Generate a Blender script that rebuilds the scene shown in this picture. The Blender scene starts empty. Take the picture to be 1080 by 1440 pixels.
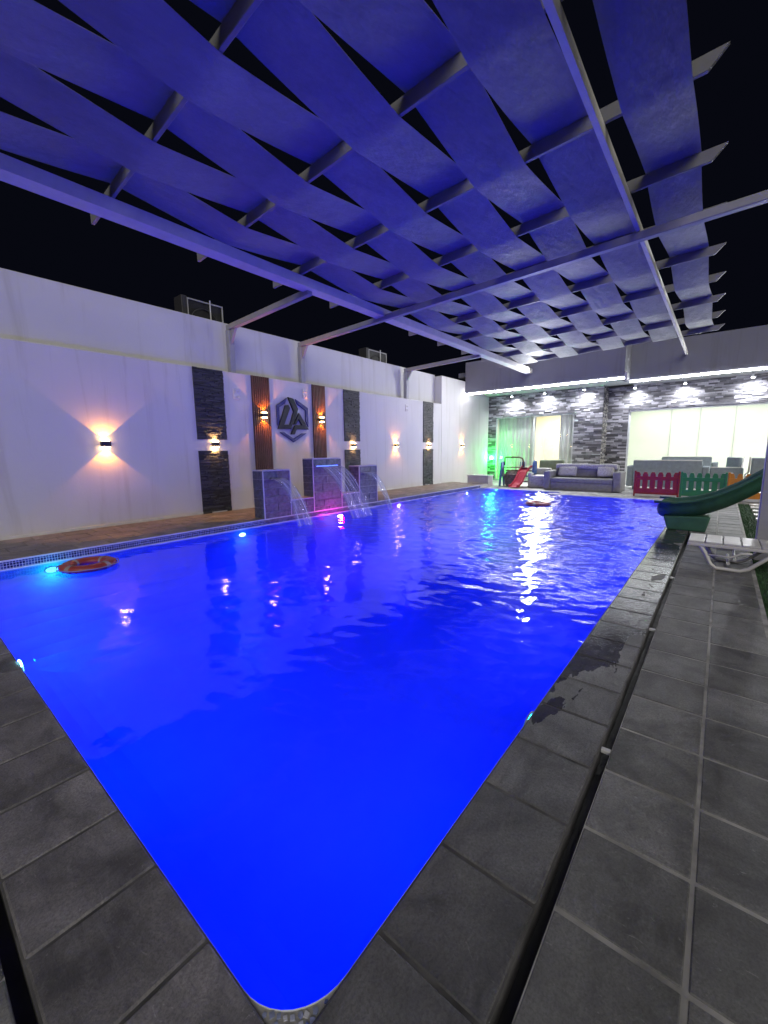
import bpy, bmesh, math, random
from mathutils import Vector, Matrix
random.seed(7)
R_ = math.radians
sc = bpy.context.scene
COL = sc.collection

# ------------------------------------------------------------------ camera
YAW, PITCH, ROLL = R_(39.287), R_(8.513), R_(0.70)
EYE = Vector((0, 0, 1.6))
fwd = Vector((math.cos(YAW)*math.cos(PITCH), math.sin(YAW)*math.cos(PITCH), -math.sin(PITCH)))
rgt = Vector((math.sin(YAW), -math.cos(YAW), 0))
dwn = fwd.cross(rgt)
r2 = math.cos(ROLL)*rgt + math.sin(ROLL)*dwn
d2 = -math.sin(ROLL)*rgt + math.cos(ROLL)*dwn
cam_d = bpy.data.cameras.new('camera')
cam_d.sensor_fit = 'VERTICAL'; cam_d.sensor_height = 36.0; cam_d.lens = 577.25/1440*36.0
cam_d.clip_start = 0.05; cam_d.clip_end = 500
cam = bpy.data.objects.new('camera', cam_d); COL.objects.link(cam)
mw = Matrix.Identity(4)
for i in range(3):
    mw[i][0] = r2[i]; mw[i][1] = -d2[i]; mw[i][2] = -fwd[i]; mw[i][3] = EYE[i]
cam.matrix_world = mw
sc.camera = cam

# ------------------------------------------------------------------ world, moon-like soft key, exposure
w = bpy.data.worlds.new('World'); sc.world = w; w.use_nodes = True
bgn = w.node_tree.nodes['Background']
bgn.inputs[0].default_value = (0.17, 0.20, 0.42, 1); bgn.inputs[1].default_value = 0.012
sun_d = bpy.data.lights.new('sun', 'SUN'); sun_d.energy = 1.85; sun_d.angle = R_(50); sun_d.color = (1.0, 0.96, 0.90)
sun = bpy.data.objects.new('sun', sun_d); COL.objects.link(sun)
sun.rotation_euler = Vector((0.62, 0.60, -0.52)).to_track_quat('-Z', 'Y').to_euler()
sc.view_settings.view_transform = 'Standard'; sc.view_settings.look = 'None'
sc.view_settings.exposure = 0; sc.view_settings.gamma = 1
try: sc.view_settings.use_curve_mapping = False
except Exception: pass
cy = sc.cycles
cy.use_denoising = True
try: cy.denoiser = 'OPENIMAGEDENOISE'
except Exception: pass
cy.use_adaptive_sampling = True; cy.adaptive_threshold = .04
cy.max_bounces = 5; cy.diffuse_bounces = 3; cy.glossy_bounces = 3; cy.transparent_max_bounces = 16
cy.sample_clamp_indirect = 4; cy.caustics_reflective = False; cy.caustics_refractive = False
cy.blur_glossy = 0.5

# ------------------------------------------------------------------ key dimensions (metres, deck top = 0)
PX0, PY0 = 0.505, 0.767          # near edges of the pool
PY1 = 7.75                       # back edge of the pool
PX1, PX1B, JOG = 15.0, 15.9, 4.5 # far edge, with the recess beyond JOG
WZ = -0.02                       # water level
DZ = 0.13                        # raised back deck
WY = 9.62                        # boundary wall face
XL, XR = 20.5, 21.5              # building faces
SZ = 4.3                         # soffit height

# ------------------------------------------------------------------ helpers
class MB:
    """collects geometry, builds ONE mesh"""
    def __init__(s): s.v = []; s.f = []; s.c = []
    def quad(s, a, b, c, d, col=None):
        n = len(s.v); s.v += [tuple(a), tuple(b), tuple(c), tuple(d)]; s.f.append((n, n+1, n+2, n+3)); s.c.append(col)
    def box(s, x0, x1, y0, y1, z0, z1, col=None):
        n = len(s.v)
        s.v += [(x0,y0,z0),(x1,y0,z0),(x1,y1,z0),(x0,y1,z0),(x0,y0,z1),(x1,y0,z1),(x1,y1,z1),(x0,y1,z1)]
        for q in ((0,3,2,1),(4,5,6,7),(0,1,5,4),(1,2,6,5),(2,3,7,6),(3,0,4,7)):
            s.f.append(tuple(n+i for i in q)); s.c.append(col)
        return s
    def obox(s, p, q, wid, hei, up=(0,0,1), col=None):
        """a bar from p to q, width across, height along up"""
        p = Vector(p); q = Vector(q); d = (q-p).normalized(); up = Vector(up)
        a = d.cross(up).normalized(); b = a.cross(d).normalized()
        n = len(s.v)
        for c in (p, q):
            for i, j in ((-1,-1),(1,-1),(1,1),(-1,1)):
                s.v.append(tuple(c + a*wid/2*i + b*hei/2*j))
        for k in ((0,1,2,3),(7,6,5,4),(0,4,5,1),(1,5,6,2),(2,6,7,3),(3,7,4,0)):
            s.f.append(tuple(n+i for i in k)); s.c.append(col)
        return s
    def tube(s, pts, rad, seg=10, closed=False, caps=True, col=None):
        pts = [Vector(p) for p in pts]; N = len(pts); rads = rad if isinstance(rad, (list, tuple)) else [rad]*N
        base = len(s.v); prev = None
        for i, p in enumerate(pts):
            if closed: d = pts[(i+1) % N] - pts[i-1]
            else: d = pts[min(i+1, N-1)] - pts[max(i-1, 0)]
            d.normalize()
            if prev is None:
                u = Vector((0,0,1)) if abs(d.z) < .9 else Vector((1,0,0))
                a = d.cross(u).normalized()
            else:
                a = (prev - d*prev.dot(d)).normalized()
            prev = a; b = d.cross(a)
            for k in range(seg):
                t = 2*math.pi*k/seg
                s.v.append(tuple(p + (a*math.cos(t) + b*math.sin(t))*rads[i]))
        for i in range(N if closed else N-1):
            j = (i+1) % N
            for k in range(seg):
                l = (k+1) % seg
                s.f.append((base+i*seg+k, base+i*seg+l, base+j*seg+l, base+j*seg+k)); s.c.append(col)
        if caps and not closed:
            s.f.append(tuple(base+k for k in reversed(range(seg)))); s.c.append(col)
            s.f.append(tuple(base+(N-1)*seg+k for k in range(seg))); s.c.append(col)
        return s
    def prism(s, poly, fn0, fn1, col=None):
        """poly: 2-D outline, fn maps (u,v) to 3-D for the two caps"""
        n = len(s.v); m = len(poly)
        s.v += [tuple(fn0(u, v)) for u, v in poly] + [tuple(fn1(u, v)) for u, v in poly]
        s.f.append(tuple(range(n, n+m))); s.c.append(col)
        s.f.append(tuple(reversed(range(n+m, n+2*m)))); s.c.append(col)
        for i in range(m):
            j = (i+1) % m
            s.f.append((n+j, n+i, n+m+i, n+m+j)); s.c.append(col)
        return s
    def mesh(s, name, mat=None, smooth=False, bevel=0, seg=1, recalc=True):
        me = bpy.data.meshes.new(name)
        me.from_pydata(s.v, [], s.f); me.update()
        if any(c is not None for c in s.c):
            ca = me.color_attributes.new('tint', 'FLOAT_COLOR', 'CORNER')
            for p in me.polygons:
                c = s.c[p.index] or (0.5, 0.5, 0.5)
                for li in p.loop_indices: ca.data[li].color = (c[0], c[1], c[2], 1)
        if bevel or recalc:
            bm = bmesh.new(); bm.from_mesh(me)
            if recalc: bmesh.ops.recalc_face_normals(bm, faces=bm.faces)
            if bevel:
                es = [e for e in bm.edges if len(e.link_faces) == 2 and e.calc_face_angle(0) > 0.5]
                bmesh.ops.bevel(bm, geom=es, offset=bevel, segments=seg, affect='EDGES', profile=0.6, clamp_overlap=True)
            bm.to_mesh(me); bm.free()
        if smooth:
            for p in me.polygons: p.use_smooth = True
        if mat: me.materials.append(mat)
        return me
    def build(s, name, mat, parent=None, **k):
        return put(name, s.mesh(name, mat, **k), parent)

def put(name, data, parent=None, loc=None, rot=None):
    o = bpy.data.objects.new(name, data); COL.objects.link(o)
    if parent is not None: o.parent = parent
    if loc is not None: o.location = loc
    if rot is not None: o.rotation_euler = rot
    return o
def tag(o, label=None, cat=None, group=None, kind=None):
    if label: o['label'] = label
    if cat: o['category'] = cat
    if group: o['group'] = group
    if kind: o['kind'] = kind
    return o
def thing(name, label, cat, loc=(0,0,0), rz=0, group=None):
    o = put(name, None, None, loc, (0,0,rz)); o.empty_display_size = .1
    return tag(o, label, cat, group)
def copy_tree(o, parent=None):
    c = o.copy(); COL.objects.link(c)
    c.parent = parent
    for ch in list(o.children): copy_tree(ch, c)
    return c
def lamp(name, kind, parent, loc, energy, color, direction=None, **k):
    d = bpy.data.lights.new(name, kind); d.energy = energy; d.color = color
    for a, b in k.items(): setattr(d, a, b)
    o = put(name, d, parent, loc)
    if direction is not None: o.rotation_euler = Vector(direction).to_track_quat('-Z', 'Y').to_euler()
    return o
def lerp(a, b, t): return a + (b-a)*t

# ------------------------------------------------------------------ materials
def nmat(name):
    m = bpy.data.materials.new(name); m.use_nodes = True
    nt = m.node_tree; b = nt.nodes['Principled BSDF']
    return m, nt, b
def N(nt, t, **k):
    n = nt.nodes.new(t)
    for a, v in k.items(): setattr(n, a, v)
    return n
def L(nt, a, b): nt.links.new(a, b)
def ramp(nt, src, stops):
    r = N(nt, 'ShaderNodeValToRGB'); e = r.color_ramp.elements
    while len(e) < len(stops): e.new(0.5)
    for el, (p, c) in zip(e, stops):
        el.position = p; el.color = (*c, 1) if len(c) == 3 else c
    L(nt, src, r.inputs[0]); return r.outputs[0]
def coords(nt, kind='Object'):
    return N(nt, 'ShaderNodeTexCoord').outputs[kind]
def worldpos(nt): return N(nt, 'ShaderNodeNewGeometry').outputs['Position']
def noise(nt, vec, scale, detail=5, rough=.55, dist=0):
    n = N(nt, 'ShaderNodeTexNoise'); n.inputs['Scale'].default_value = scale
    n.inputs['Detail'].default_value = detail; n.inputs['Roughness'].default_value = rough
    n.inputs['Distortion'].default_value = dist
    if vec is not None: L(nt, vec, n.inputs['Vector'])
    return n.outputs['Fac']
def vscale(nt, vec, s):
    m = N(nt, 'ShaderNodeMapping'); m.inputs['Scale'].default_value = s; L(nt, vec, m.inputs['Vector']); return m.outputs[0]
def math_(nt, op, a, b=None, c=None):
    m = N(nt, 'ShaderNodeMath', operation=op)
    for i, x in enumerate((a, b, c)):
        if x is None: continue
        if isinstance(x, (int, float)): m.inputs[i].default_value = x
        else: L(nt, x, m.inputs[i])
    return m.outputs[0]
def mixc(nt, fac, a, b, mode='MIX'):
    m = N(nt, 'ShaderNodeMix', data_type='RGBA', blend_type=mode)
    for sock, x in ((m.inputs[0], fac), (m.inputs[6], a), (m.inputs[7], b)):
        if isinstance(x, (int, float)): sock.default_value = x
        elif isinstance(x, tuple): sock.default_value = (*x, 1)
        else: L(nt, x, sock)
    return m.outputs[2]
def maprange(nt, v, a, b, c=0., d=1.):
    m = N(nt, 'ShaderNodeMapRange', interpolation_type='SMOOTHSTEP'); L(nt, v, m.inputs[0])
    for i, x in enumerate((a, b, c, d)): m.inputs[i+1].default_value = x
    return m.outputs[0]
def bump(nt, b, h, strength=.3, dist=.01):
    n = N(nt, 'ShaderNodeBump'); n.inputs['Strength'].default_value = strength; n.inputs['Distance'].default_value = dist
    L(nt, h, n.inputs['Height']); L(nt, n.outputs[0], b.inputs['Normal']); return n

def plain(name, col, rough=.5, metal=0, var=.12, scale=6, bmp=.15, bdist=.004, coat=0):
    m, nt, b = nmat(name); v = worldpos(nt)
    n = noise(nt, v, scale, 3)
    c = ramp(nt, n, [(.25, tuple(x*(1-var) for x in col)), (.75, tuple(min(1, x*(1+var)) for x in col))])
    L(nt, c, b.inputs['Base Color']); b.inputs['Metallic'].default_value = metal
    rr = maprange(nt, noise(nt, v, scale*2.3, 2), .2, .8, max(.02, rough-.1), min(1, rough+.1)); L(nt, rr, b.inputs['Roughness'])
    b.inputs['Coat Weight'].default_value = coat
    if bmp: bump(nt, b, noise(nt, v, scale*12, 2), bmp, bdist)
    return m

def stone_tile(name, dark, light, grain=(1.6, 5, 5), wet=False, rough=.62, cleft=.012):
    """slate-like paver: per piece tint, cloudy cleft veins, dusty scuffs; optional puddled wetness"""
    m, nt, b = nmat(name); v = worldpos(nt)
    rnd = N(nt, 'ShaderNodeObjectInfo').outputs['Random']
    off = N(nt, 'ShaderNodeCombineXYZ'); L(nt, math_(nt, 'MULTIPLY', rnd, 37.0), off.inputs[0]); L(nt, math_(nt, 'MULTIPLY', rnd, 11.0), off.inputs[1])
    va = N(nt, 'ShaderNodeVectorMath', operation='ADD'); L(nt, v, va.inputs[0]); L(nt, off.outputs[0], va.inputs[1]); pv = va.outputs[0]
    cloud = noise(nt, pv, 3.2, 4, .62, .6)
    vein = noise(nt, vscale(nt, pv, grain), 2.4, 5, .66, .6)
    fine = noise(nt, pv, 95, 4, .75)
    c = ramp(nt, cloud, [(.34, tuple(x*.8 for x in dark)), (.66, tuple(x*1.12 for x in light))])
    c = mixc(nt, maprange(nt, vein, .5, .78, 0, .45), c, tuple(x*1.45 for x in light))
    c = mixc(nt, maprange(nt, vein, .46, .3, 0, .5), c, tuple(x*.55 for x in dark))
    scuff = noise(nt, vscale(nt, v, (9, 3, 1)), 3.5, 4, .75, 2.2)
    c = mixc(nt, maprange(nt, scuff, .60, .76, 0, .6), c, tuple(min(1, x*2.2) for x in light))
    speck = noise(nt, v, 21, 4, .8, .3)
    c = mixc(nt, maprange(nt, speck, .62, .74, 0, .5), c, tuple(min(1, x*2.0) for x in light))
    tone = math_(nt, 'ADD', math_(nt, 'MULTIPLY', rnd, .5), .78)
    hv = N(nt, 'ShaderNodeHueSaturation'); L(nt, c, hv.inputs['Color']); L(nt, tone, hv.inputs['Value']); c = hv.outputs[0]
    c = mixc(nt, maprange(nt, fine, .36, .70, 0, .55), c, tuple(x*.62 for x in dark))
    rsock = maprange(nt, fine, .2, .8, rough-.12, rough+.12)
    h = math_(nt, 'ADD', math_(nt, 'MULTIPLY', vein, 1.0), math_(nt, 'MULTIPLY', fine, .4))
    bn = N(nt, 'ShaderNodeBump'); bn.inputs['Distance'].default_value = cleft; L(nt, h, bn.inputs['Height'])
    bn.inputs['Strength'].default_value = .45
    if wet:
        sp = N(nt, 'ShaderNodeSeparateXYZ'); L(nt, v, sp.inputs[0])
        along = math_(nt, 'MULTIPLY', maprange(nt, sp.outputs[0], 2.2, 4.2), maprange(nt, sp.outputs[0], 15.5, 11.0))
        edge = maprange(nt, sp.outputs[1], .40, .78, -.10, .24)
        blob = noise(nt, vscale(nt, v, (1, 2.2, 1)), 1.9, 5, .55, .9)
        wv = math_(nt, 'ADD', math_(nt, 'ADD', blob, edge), math_(nt, 'MULTIPLY', along, .36))
        wm = maprange(nt, wv, .725, .745)
        wm = math_(nt, 'MULTIPLY', wm, maprange(nt, sp.outputs[0], 1.7, 2.3))
        c = mixc(nt, math_(nt, 'MULTIPLY', wm, .62), c, tuple(x*.25 for x in dark))
        rr = N(nt, 'ShaderNodeMix', data_type='FLOAT'); L(nt, wm, rr.inputs[0]); L(nt, rsock, rr.inputs[2]); rr.inputs[3].default_value = .09; rsock = rr.outputs[0]
        L(nt, math_(nt, 'SUBTRACT', .45, math_(nt, 'MULTIPLY', wm, .36)), bn.inputs['Strength'])
    L(nt, c, b.inputs['Base Color']); L(nt, rsock, b.inputs['Roughness']); L(nt, bn.outputs[0], b.inputs['Normal'])
    return m

def plaster(name, col):
    m, nt, b = nmat(name); v = worldpos(nt)
    big = noise(nt, v, .55, 4, .6); streak = noise(nt, vscale(nt, v, (3.2, 3.2, .22)), 1.3, 4, .65, .4)
    c = mixc(nt, maprange(nt, big, .35, .7, 0, .35), col, tuple(x*.86 for x in col))
    c = mixc(nt, maprange(nt, streak, .50, .72, 0, .48), c, (col[0]*.72, col[1]*.69, col[2]*.62))
    L(nt, c, b.inputs['Base Color']); b.inputs['Roughness'].default_value = .78
    h = math_(nt, 'ADD', noise(nt, v, 28, 3), math_(nt, 'MULTIPLY', noise(nt, v, 2.2, 3), 2.5))
    bump(nt, b, h, .22, .006); return m

def tinted(name, rough=.6, bmp=.4, scale=40, spec=.4, bdist=.006):
    m, nt, b = nmat(name); v = worldpos(nt)
    at = N(nt, 'ShaderNodeAttribute', attribute_name='tint')
    n = noise(nt, vscale(nt, v, (1, 1, 2.5)), scale, 6, .65)
    c = mixc(nt, maprange(nt, n, .3, .75, 0, .5), at.outputs[0], (.02, .02, .024), 'MIX')
    L(nt, c, b.inputs['Base Color']); b.inputs['Roughness'].default_value = rough; b.inputs['Specular IOR Level'].default_value = spec
    bump(nt, b, n, bmp, bdist); return m

def emit(name, col, strength):
    m, nt, b = nmat(name); b.inputs['Base Color'].default_value = (.8, .8, .8, 1)
    b.inputs['Emission Color'].default_value = (*col, 1); b.inputs['Emission Strength'].default_value = strength
    m.cycles.emission_sampling = 'NONE'   # the lamp inside each fixture does the lighting
    return m

def fabric_strip():
    m, nt, b = nmat('shade_cloth'); v = worldpos(nt); oc = coords(nt)
    n = noise(nt, v, 1.1, 6, .6); fine = noise(nt, vscale(nt, v, (1, 3, 1)), 160, 3, .6)
    st = noise(nt, vscale(nt, v, (.35, 6, 1)), 2.1, 5, .6)
    c = ramp(nt, n, [(.3, (.20, .20, .20)), (.7, (.29, .29, .288))])
    c = mixc(nt, maprange(nt, st, .5, .75, 0, .3), c, (.20, .195, .19))
    L(nt, c, b.inputs['Base Color']); b.inputs['Roughness'].default_value = .62; b.inputs['Specular IOR Level'].default_value = .3
    h = math_(nt, 'ADD', math_(nt, 'MULTIPLY', fine, .15), math_(nt, 'MULTIPLY', noise(nt, vscale(nt, v, (1.2, 3, 1)), 2.2, 3), 2.0))
    bump(nt, b, h, .55, .03); return m

def painted_steel(name, col, rust=.35):
    m, nt, b = nmat(name); v = worldpos(nt)
    n = noise(nt, v, 4, 8, .65); g = noise(nt, v, 22, 6, .7)
    c = ramp(nt, n, [(.3, tuple(x*.82 for x in col)), (.7, col)])
    c = mixc(nt, maprange(nt, g, .60, .74, 0, rust), c, (.16, .105, .075))
    L(nt, c, b.inputs['Base Color']); b.inputs['Roughness'].default_value = .5
    bump(nt, b, g, .25, .004); return m

M = {}
M['plaster'] = plaster('white_plaster', (.54, .53, .52))
M['plaster_up'] = plaster('upper_plaster', (.50, .495, .49))
M['fascia'] = plaster('fascia_paint', (.18, .185, .215))
M['soffit'] = plain('soffit_paint', (.55, .55, .57), .7)
M['coping'] = stone_tile('slate_coping', (.062, .062, .066), (.135, .133, .135), (1.5, 4.5, 4), wet=True, cleft=.02)
M['coping_side'] = stone_tile('slate_coping_side', (.085, .082, .085), (.20, .19, .195), (4.2, 1.4, 4), cleft=.028)
M['paver'] = stone_tile('deck_paver', (.10, .10, .10), (.18, .18, .176), (3, 3, 3), rough=.7, cleft=.016)
M['terracotta'] = stone_tile('brown_paver', (.125, .105, .10), (.205, .172, .165), (1.2, 5, 3), rough=.5)
M['pale_paver'] = stone_tile('pale_paver', (.25, .25, .25), (.38, .38, .37), (1.4, 4, 4), rough=.55)
M['grout'] = plain('grout', (.27, .265, .25), .85, 0, .6, 5, .5, .004)
M['dark_grout'] = plain('dark_grout', (.075, .073, .072), .85, 0, .8, 5, .5, .004)
M['drain'] = plain('drain_channel', (.012, .012, .014), .5)
M['soil'] = plain('sand_ground', (.22, .19, .15), .95, 0, .3, 3, .5, .02)
M['cloth'] = fabric_strip()
M['steel'] = painted_steel('grey_painted_steel', (.62, .605, .56), .2)
M['steel_dark'] = painted_steel('weathered_steel', (.30, .30, .31), .5)
M['rafter'] = painted_steel('rafter_paint', (.20, .20, .205), .5)
M['basin'] = plain('basin_mosaic', (.60, .64, .70), .45, 0, .06, 3, .1)
M['ledge'] = tinted('stacked_ledgestone', .55, .6, 34, .45, .01)
M['slate_strip'] = tinted('split_slate', .6, .35, 90, .35, .004)
M['mosaic'] = tinted('glass_mosaic', .18, .05, 30, .6)
M['slat'] = plain('brown_fluted_slat', (.085, .04, .03), .45, 0, .25, 9, .15)
M['slat_back'] = plain('slat_backing', (.03, .013, .009), .7)
M['bronze'] = plain('sconce_body', (.055, .05, .045), .4, .6)
M['lens_warm'] = emit('warm_lens', (1, .6, .22), 60)
M['led'] = emit('led_white', (.93, .96, 1), 40)
M['spot_lens'] = emit('spot_lens', (.93, .96, 1), 30)
M['pool_lens_blue'] = emit('pool_lens', (.25, .55, 1), 5)
M['white_plastic'] = plain('white_plastic', (.50, .49, .465), .42, 0, .08, 5, .05)
M['logo_navy'] = plain('logo_navy', (.02, .022, .13), .55, 0, .1, 4, .03)
M['logo_dark'] = plain('logo_gunmetal', (.010, .010, .013), .6, 0, .15, 4, .03)
M['upholstery'] = plain('grey_upholstery', (.19, .19, .19), .9, 0, .15, 9, .5, .004)
M['cushion'] = plain('velvet_cushion', (.36, .355, .34), .85, 0, .35, 26, .6, .006)
M['blue_grey'] = plain('blue_grey_fabric', (.19, .225, .25), .85, 0, .12, 9, .4, .004)
M['olive'] = plain('olive_fabric', (.14, .17, .11), .9, 0, .15, 9, .4, .004)
M['red_plastic'] = plain('red_plastic', (.40, .03, .05), .38, 0, .1, 5, .04)
M['dark_red'] = plain('fence_red', (.22, .02, .016), .4, 0, .12, 5, .04)
M['fence_green'] = plain('fence_green', (.03, .17, .075), .4, 0, .12, 5, .04)
M['fence_orange'] = plain('fence_orange', (.48, .19, .03), .4, 0, .12, 5, .04)
M['blue_plastic'] = plain('blue_plastic', (.05, .11, .28), .4, 0, .12, 5, .04)
M['brown_plastic'] = plain('brown_plastic', (.12, .075, .05), .45, 0, .12, 5, .04)
M['slide_green'] = plain('slide_green', (.03, .105, .06), .6, 0, .25, 5, .06)
M['ring_orange'] = plain('ring_orange', (.24, .032, .022), .45, 0, .18, 9, .1)
M['ring_band'] = plain('ring_band', (.26, .22, .2), .6)
M['curtain'] = plain('grey_curtain', (.42, .425, .41), .85, 0, .12, 3, .2)
def curtain_mat():
    m = plain('grey_curtain', (.50, .52, .51), .85, 0, .12, 3, .2); nt = m.node_tree; p = nt.nodes['Principled BSDF']
    t = N(nt, 'ShaderNodeBsdfTranslucent'); t.inputs[0].default_value = (.30, .35, .38, 1)
    mx = N(nt, 'ShaderNodeMixShader'); mx.inputs[0].default_value = .12; L(nt, p.outputs[0], mx.inputs[1]); L(nt, t.outputs[0], mx.inputs[2])
    L(nt, mx.outputs[0], nt.nodes['Material Output'].inputs[0]); return m
M['curtain'] = curtain_mat()
M['room_wall'] = plain('room_wall', (.74, .77, .69), .7, 0, .03, 2, .05)
M['room_cream'] = plain('room_cream', (.78, .75, .62), .7, 0, .03, 2, .05)
M['frame'] = plain('window_frame', (.55, .56, .57), .4, .2)
M['frame_dark'] = plain('frame_dark', (.09, .09, .10), .4, .3)
M['trim'] = plain('pale_trim', (.52, .52, .52), .4)
M['fountain_grout'] = plain('fountain_grout', (.30, .30, .31), .7, 0, .5, 9, .3)
M['ac_case'] = plain('ac_casing', (.022, .022, .026), .6)
M['ac_dark'] = plain('ac_dark', (.006, .006, .008), .6)
M['turf'] = plain('turf_base', (.02, .045, .018), .95, 0, .3, 20, .5)
M['turf_blade'] = plain('turf_blade', (.035, .10, .035), .7, 0, .4, 12, 0)

# water: clear mirror-like skin over the lit basin
def water_mat():
    m = bpy.data.materials.new('pool_water'); m.use_nodes = True; nt = m.node_tree
    nt.nodes.remove(nt.nodes['Principled BSDF']); out = nt.nodes['Material Output']
    v = worldpos(nt); sp = N(nt, 'ShaderNodeSeparateXYZ'); L(nt, v, sp.inputs[0])
    rip = noise(nt, vscale(nt, v, (1.25, .8, 1)), 9, 3, .55, .7)
    amp = maprange(nt, math_(nt, 'SUBTRACT', sp.outputs[0], math_(nt, 'MULTIPLY', sp.outputs[1], .45)), 2.0, 9.5, .10, 1.0)
    bn = N(nt, 'ShaderNodeBump'); bn.inputs['Strength'].default_value = 1.0; bn.inputs['Distance'].default_value = .010; L(nt, math_(nt, 'MULTIPLY', rip, amp), bn.inputs['Height'])
    fr = N(nt, 'ShaderNodeFresnel'); fr.inputs[0].default_value = 1.33; L(nt, bn.outputs[0], fr.inputs[1])
    tr = N(nt, 'ShaderNodeBsdfTransparent'); tr.inputs[0].default_value = (.26, .42, 1, 1)
    gl = N(nt, 'ShaderNodeBsdfGlossy'); gl.inputs['Roughness'].default_value = .022; L(nt, bn.outputs[0], gl.inputs['Normal'])
    mx = N(nt, 'ShaderNodeMixShader'); L(nt, fr.outputs[0], mx.inputs[0]); L(nt, tr.outputs[0], mx.inputs[1]); L(nt, gl.outputs[0], mx.inputs[2])
    L(nt, mx.outputs[0], out.inputs[0]); return m
M['water'] = water_mat()
def thin_glass(name, tint=(1, 1, 1), ior=1.45, rough=.01, streak=False):
    m = bpy.data.materials.new(name); m.use_nodes = True; nt = m.node_tree
    nt.nodes.remove(nt.nodes['Principled BSDF']); out = nt.nodes['Material Output']
    fr = N(nt, 'ShaderNodeFresnel'); bf = N(nt, 'ShaderNodeNewGeometry').outputs['Backfacing']
    L(nt, math_(nt, 'ADD', ior, math_(nt, 'MULTIPLY', bf, 1/ior-ior)), fr.inputs[0])   # thin pane: same reflectance from both sides
    tr = N(nt, 'ShaderNodeBsdfTransparent'); tr.inputs[0].default_value = (*tint, 1)
    gl = N(nt, 'ShaderNodeBsdfGlossy'); gl.inputs['Roughness'].default_value = rough
    mx = N(nt, 'ShaderNodeMixShader'); L(nt, fr.outputs[0], mx.inputs[0]); L(nt, tr.outputs[0], mx.inputs[1]); L(nt, gl.outputs[0], mx.inputs[2])
    if streak:   # falling water: broken threads, white froth between clear film
        v = coords(nt, 'UV')
        n = noise(nt, vscale(nt, v, (34, 1.1, 1)), 1.0, 4, .6, .5)
        fac = maprange(nt, n, .46, .70, .04, .70)
        df = N(nt, 'ShaderNodeBsdfPrincipled'); df.inputs['Base Color'].default_value = (.75, .8, .9, 1); df.inputs['Roughness'].default_value = .4
        df.inputs['Transmission Weight'].default_value = .0
        m2 = N(nt, 'ShaderNodeMixShader'); L(nt, fac, m2.inputs[0]); L(nt, mx.outputs[0], m2.inputs[1]); L(nt, df.outputs[0], m2.inputs[2]); mx = m2
    L(nt, mx.outputs[0], out.inputs[0]); return m
M['glass'] = thin_glass('clear_glass')
M['stream'] = thin_glass('falling_water', (.93, .96, 1), 1.33, .05, True)

# ------------------------------------------------------------------ ground with the pool pit
g = MB()
xs = [-60, -4, .06, .10, PX0, PX1, PX1B, 60]
X0, X1, Y0, Y1 = -60, 80, -60, 70
gz = -.12
g.quad((X0,Y0,gz),(X1,Y0,gz),(X1,PY0,gz),(X0,PY0,gz)); g.quad((X0,PY1+.02,gz),(X1,PY1+.02,gz),(X1,Y1,gz),(X0,Y1,gz))
g.quad((X0,PY0,gz),(PX0,PY0,gz),(PX0,PY1+.02,gz),(X0,PY1+.02,gz))
g.quad((PX1,PY0,gz),(X1,PY0,gz),(X1,JOG,gz),(PX1,JOG,gz)); g.quad((PX1B,JOG,gz),(X1,JOG,gz),(X1,PY1+.02,gz),(PX1B,PY1+.02,gz))
tag(g.build('ground', M['soil'], recalc=False), kind='structure')

# pool outline (anticlockwise from near corner, with the rounded near corner)
RC = .22
outline = [(PX0 + RC - RC*math.sin(t), PY0 + RC - RC*math.cos(t)) for t in [math.pi/2*(1-i/10) for i in range(11)]]
outline += [(PX1, PY0), (PX1, JOG), (PX1B, JOG), (PX1B, PY1), (PX0, PY1)]
b = MB(); FZ = -1.45
n = len(outline)
for i in range(n):
    a, c = outline[i], outline[(i+1) % n]
    mid = Vector((7.6, 4.2))
    def ins(p, d):   # pull a corner of the outline inwards
        return (p[0] + (d if p[0] < 7 else -d), p[1] + (d if p[1] < 4 else -d))
    prev = (a, c, -.005)
    for k in range(0, 9):
        t = k/8*math.pi/2; d = .9*(1-math.cos(t)); z = FZ + .9*(1-math.sin(t))
        na, nc = ins(a, d), ins(c, d)
        b.quad((*prev[1], prev[2]), (*prev[0], prev[2]), (*na, z), (*nc, z)); prev = (na, nc, z)
fo = [((x + (.9 if x < 7 else -.9)), (y + (.9 if y < 4 else -.9)), FZ) for x, y in outline]
b.v += fo; b.f.append(tuple(range(len(b.v)-n, len(b.v)))); b.c.append(None)
tag(b.build('pool_basin', M['basin'], recalc=False, smooth=False), kind='structure')
# water: a fine sheet with real ripples, calm by the camera, choppy towards the far end and the fountain
from mathutils import noise as mno
def wave(x, y):
    far = min(1, max(0, (x - .45*y - 1.5)/8.0)); far = far*far*(3-2*far)
    ftn = math.exp(-((x-7.4)**2/5.0 + (y-7.0)**2/2.2))
    amp = .24 + .8*far + .5*ftn
    q = Vector((x*2.6 + y*.5, y*1.9 - x*.35, 3.1)); r = Vector((x*7.6 + y*.6, y*5.0 + x*1.3, 9.7))
    h = .016*mno.noise(q + Vector((mno.noise(q*.5)*1.3, 0, 0))) + .017*mno.noise(r)*(.8+.5*far) + .004*mno.noise(r*1.7)*(.3+far)
    return h*amp + .004*mno.noise(Vector((x*.9, y*.9, 5)))
gx = [PX0 + (PX1-PX0)*i/420 for i in range(421)] + [PX1 + (PX1B-PX1)*i/22 for i in range(1, 23)]
gy = [PY0 + (JOG-PY0)*i/110 for i in range(111)] + [JOG + (PY1-JOG)*i/96 for i in range(1, 97)]
wm = MB(); idx = {}
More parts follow.
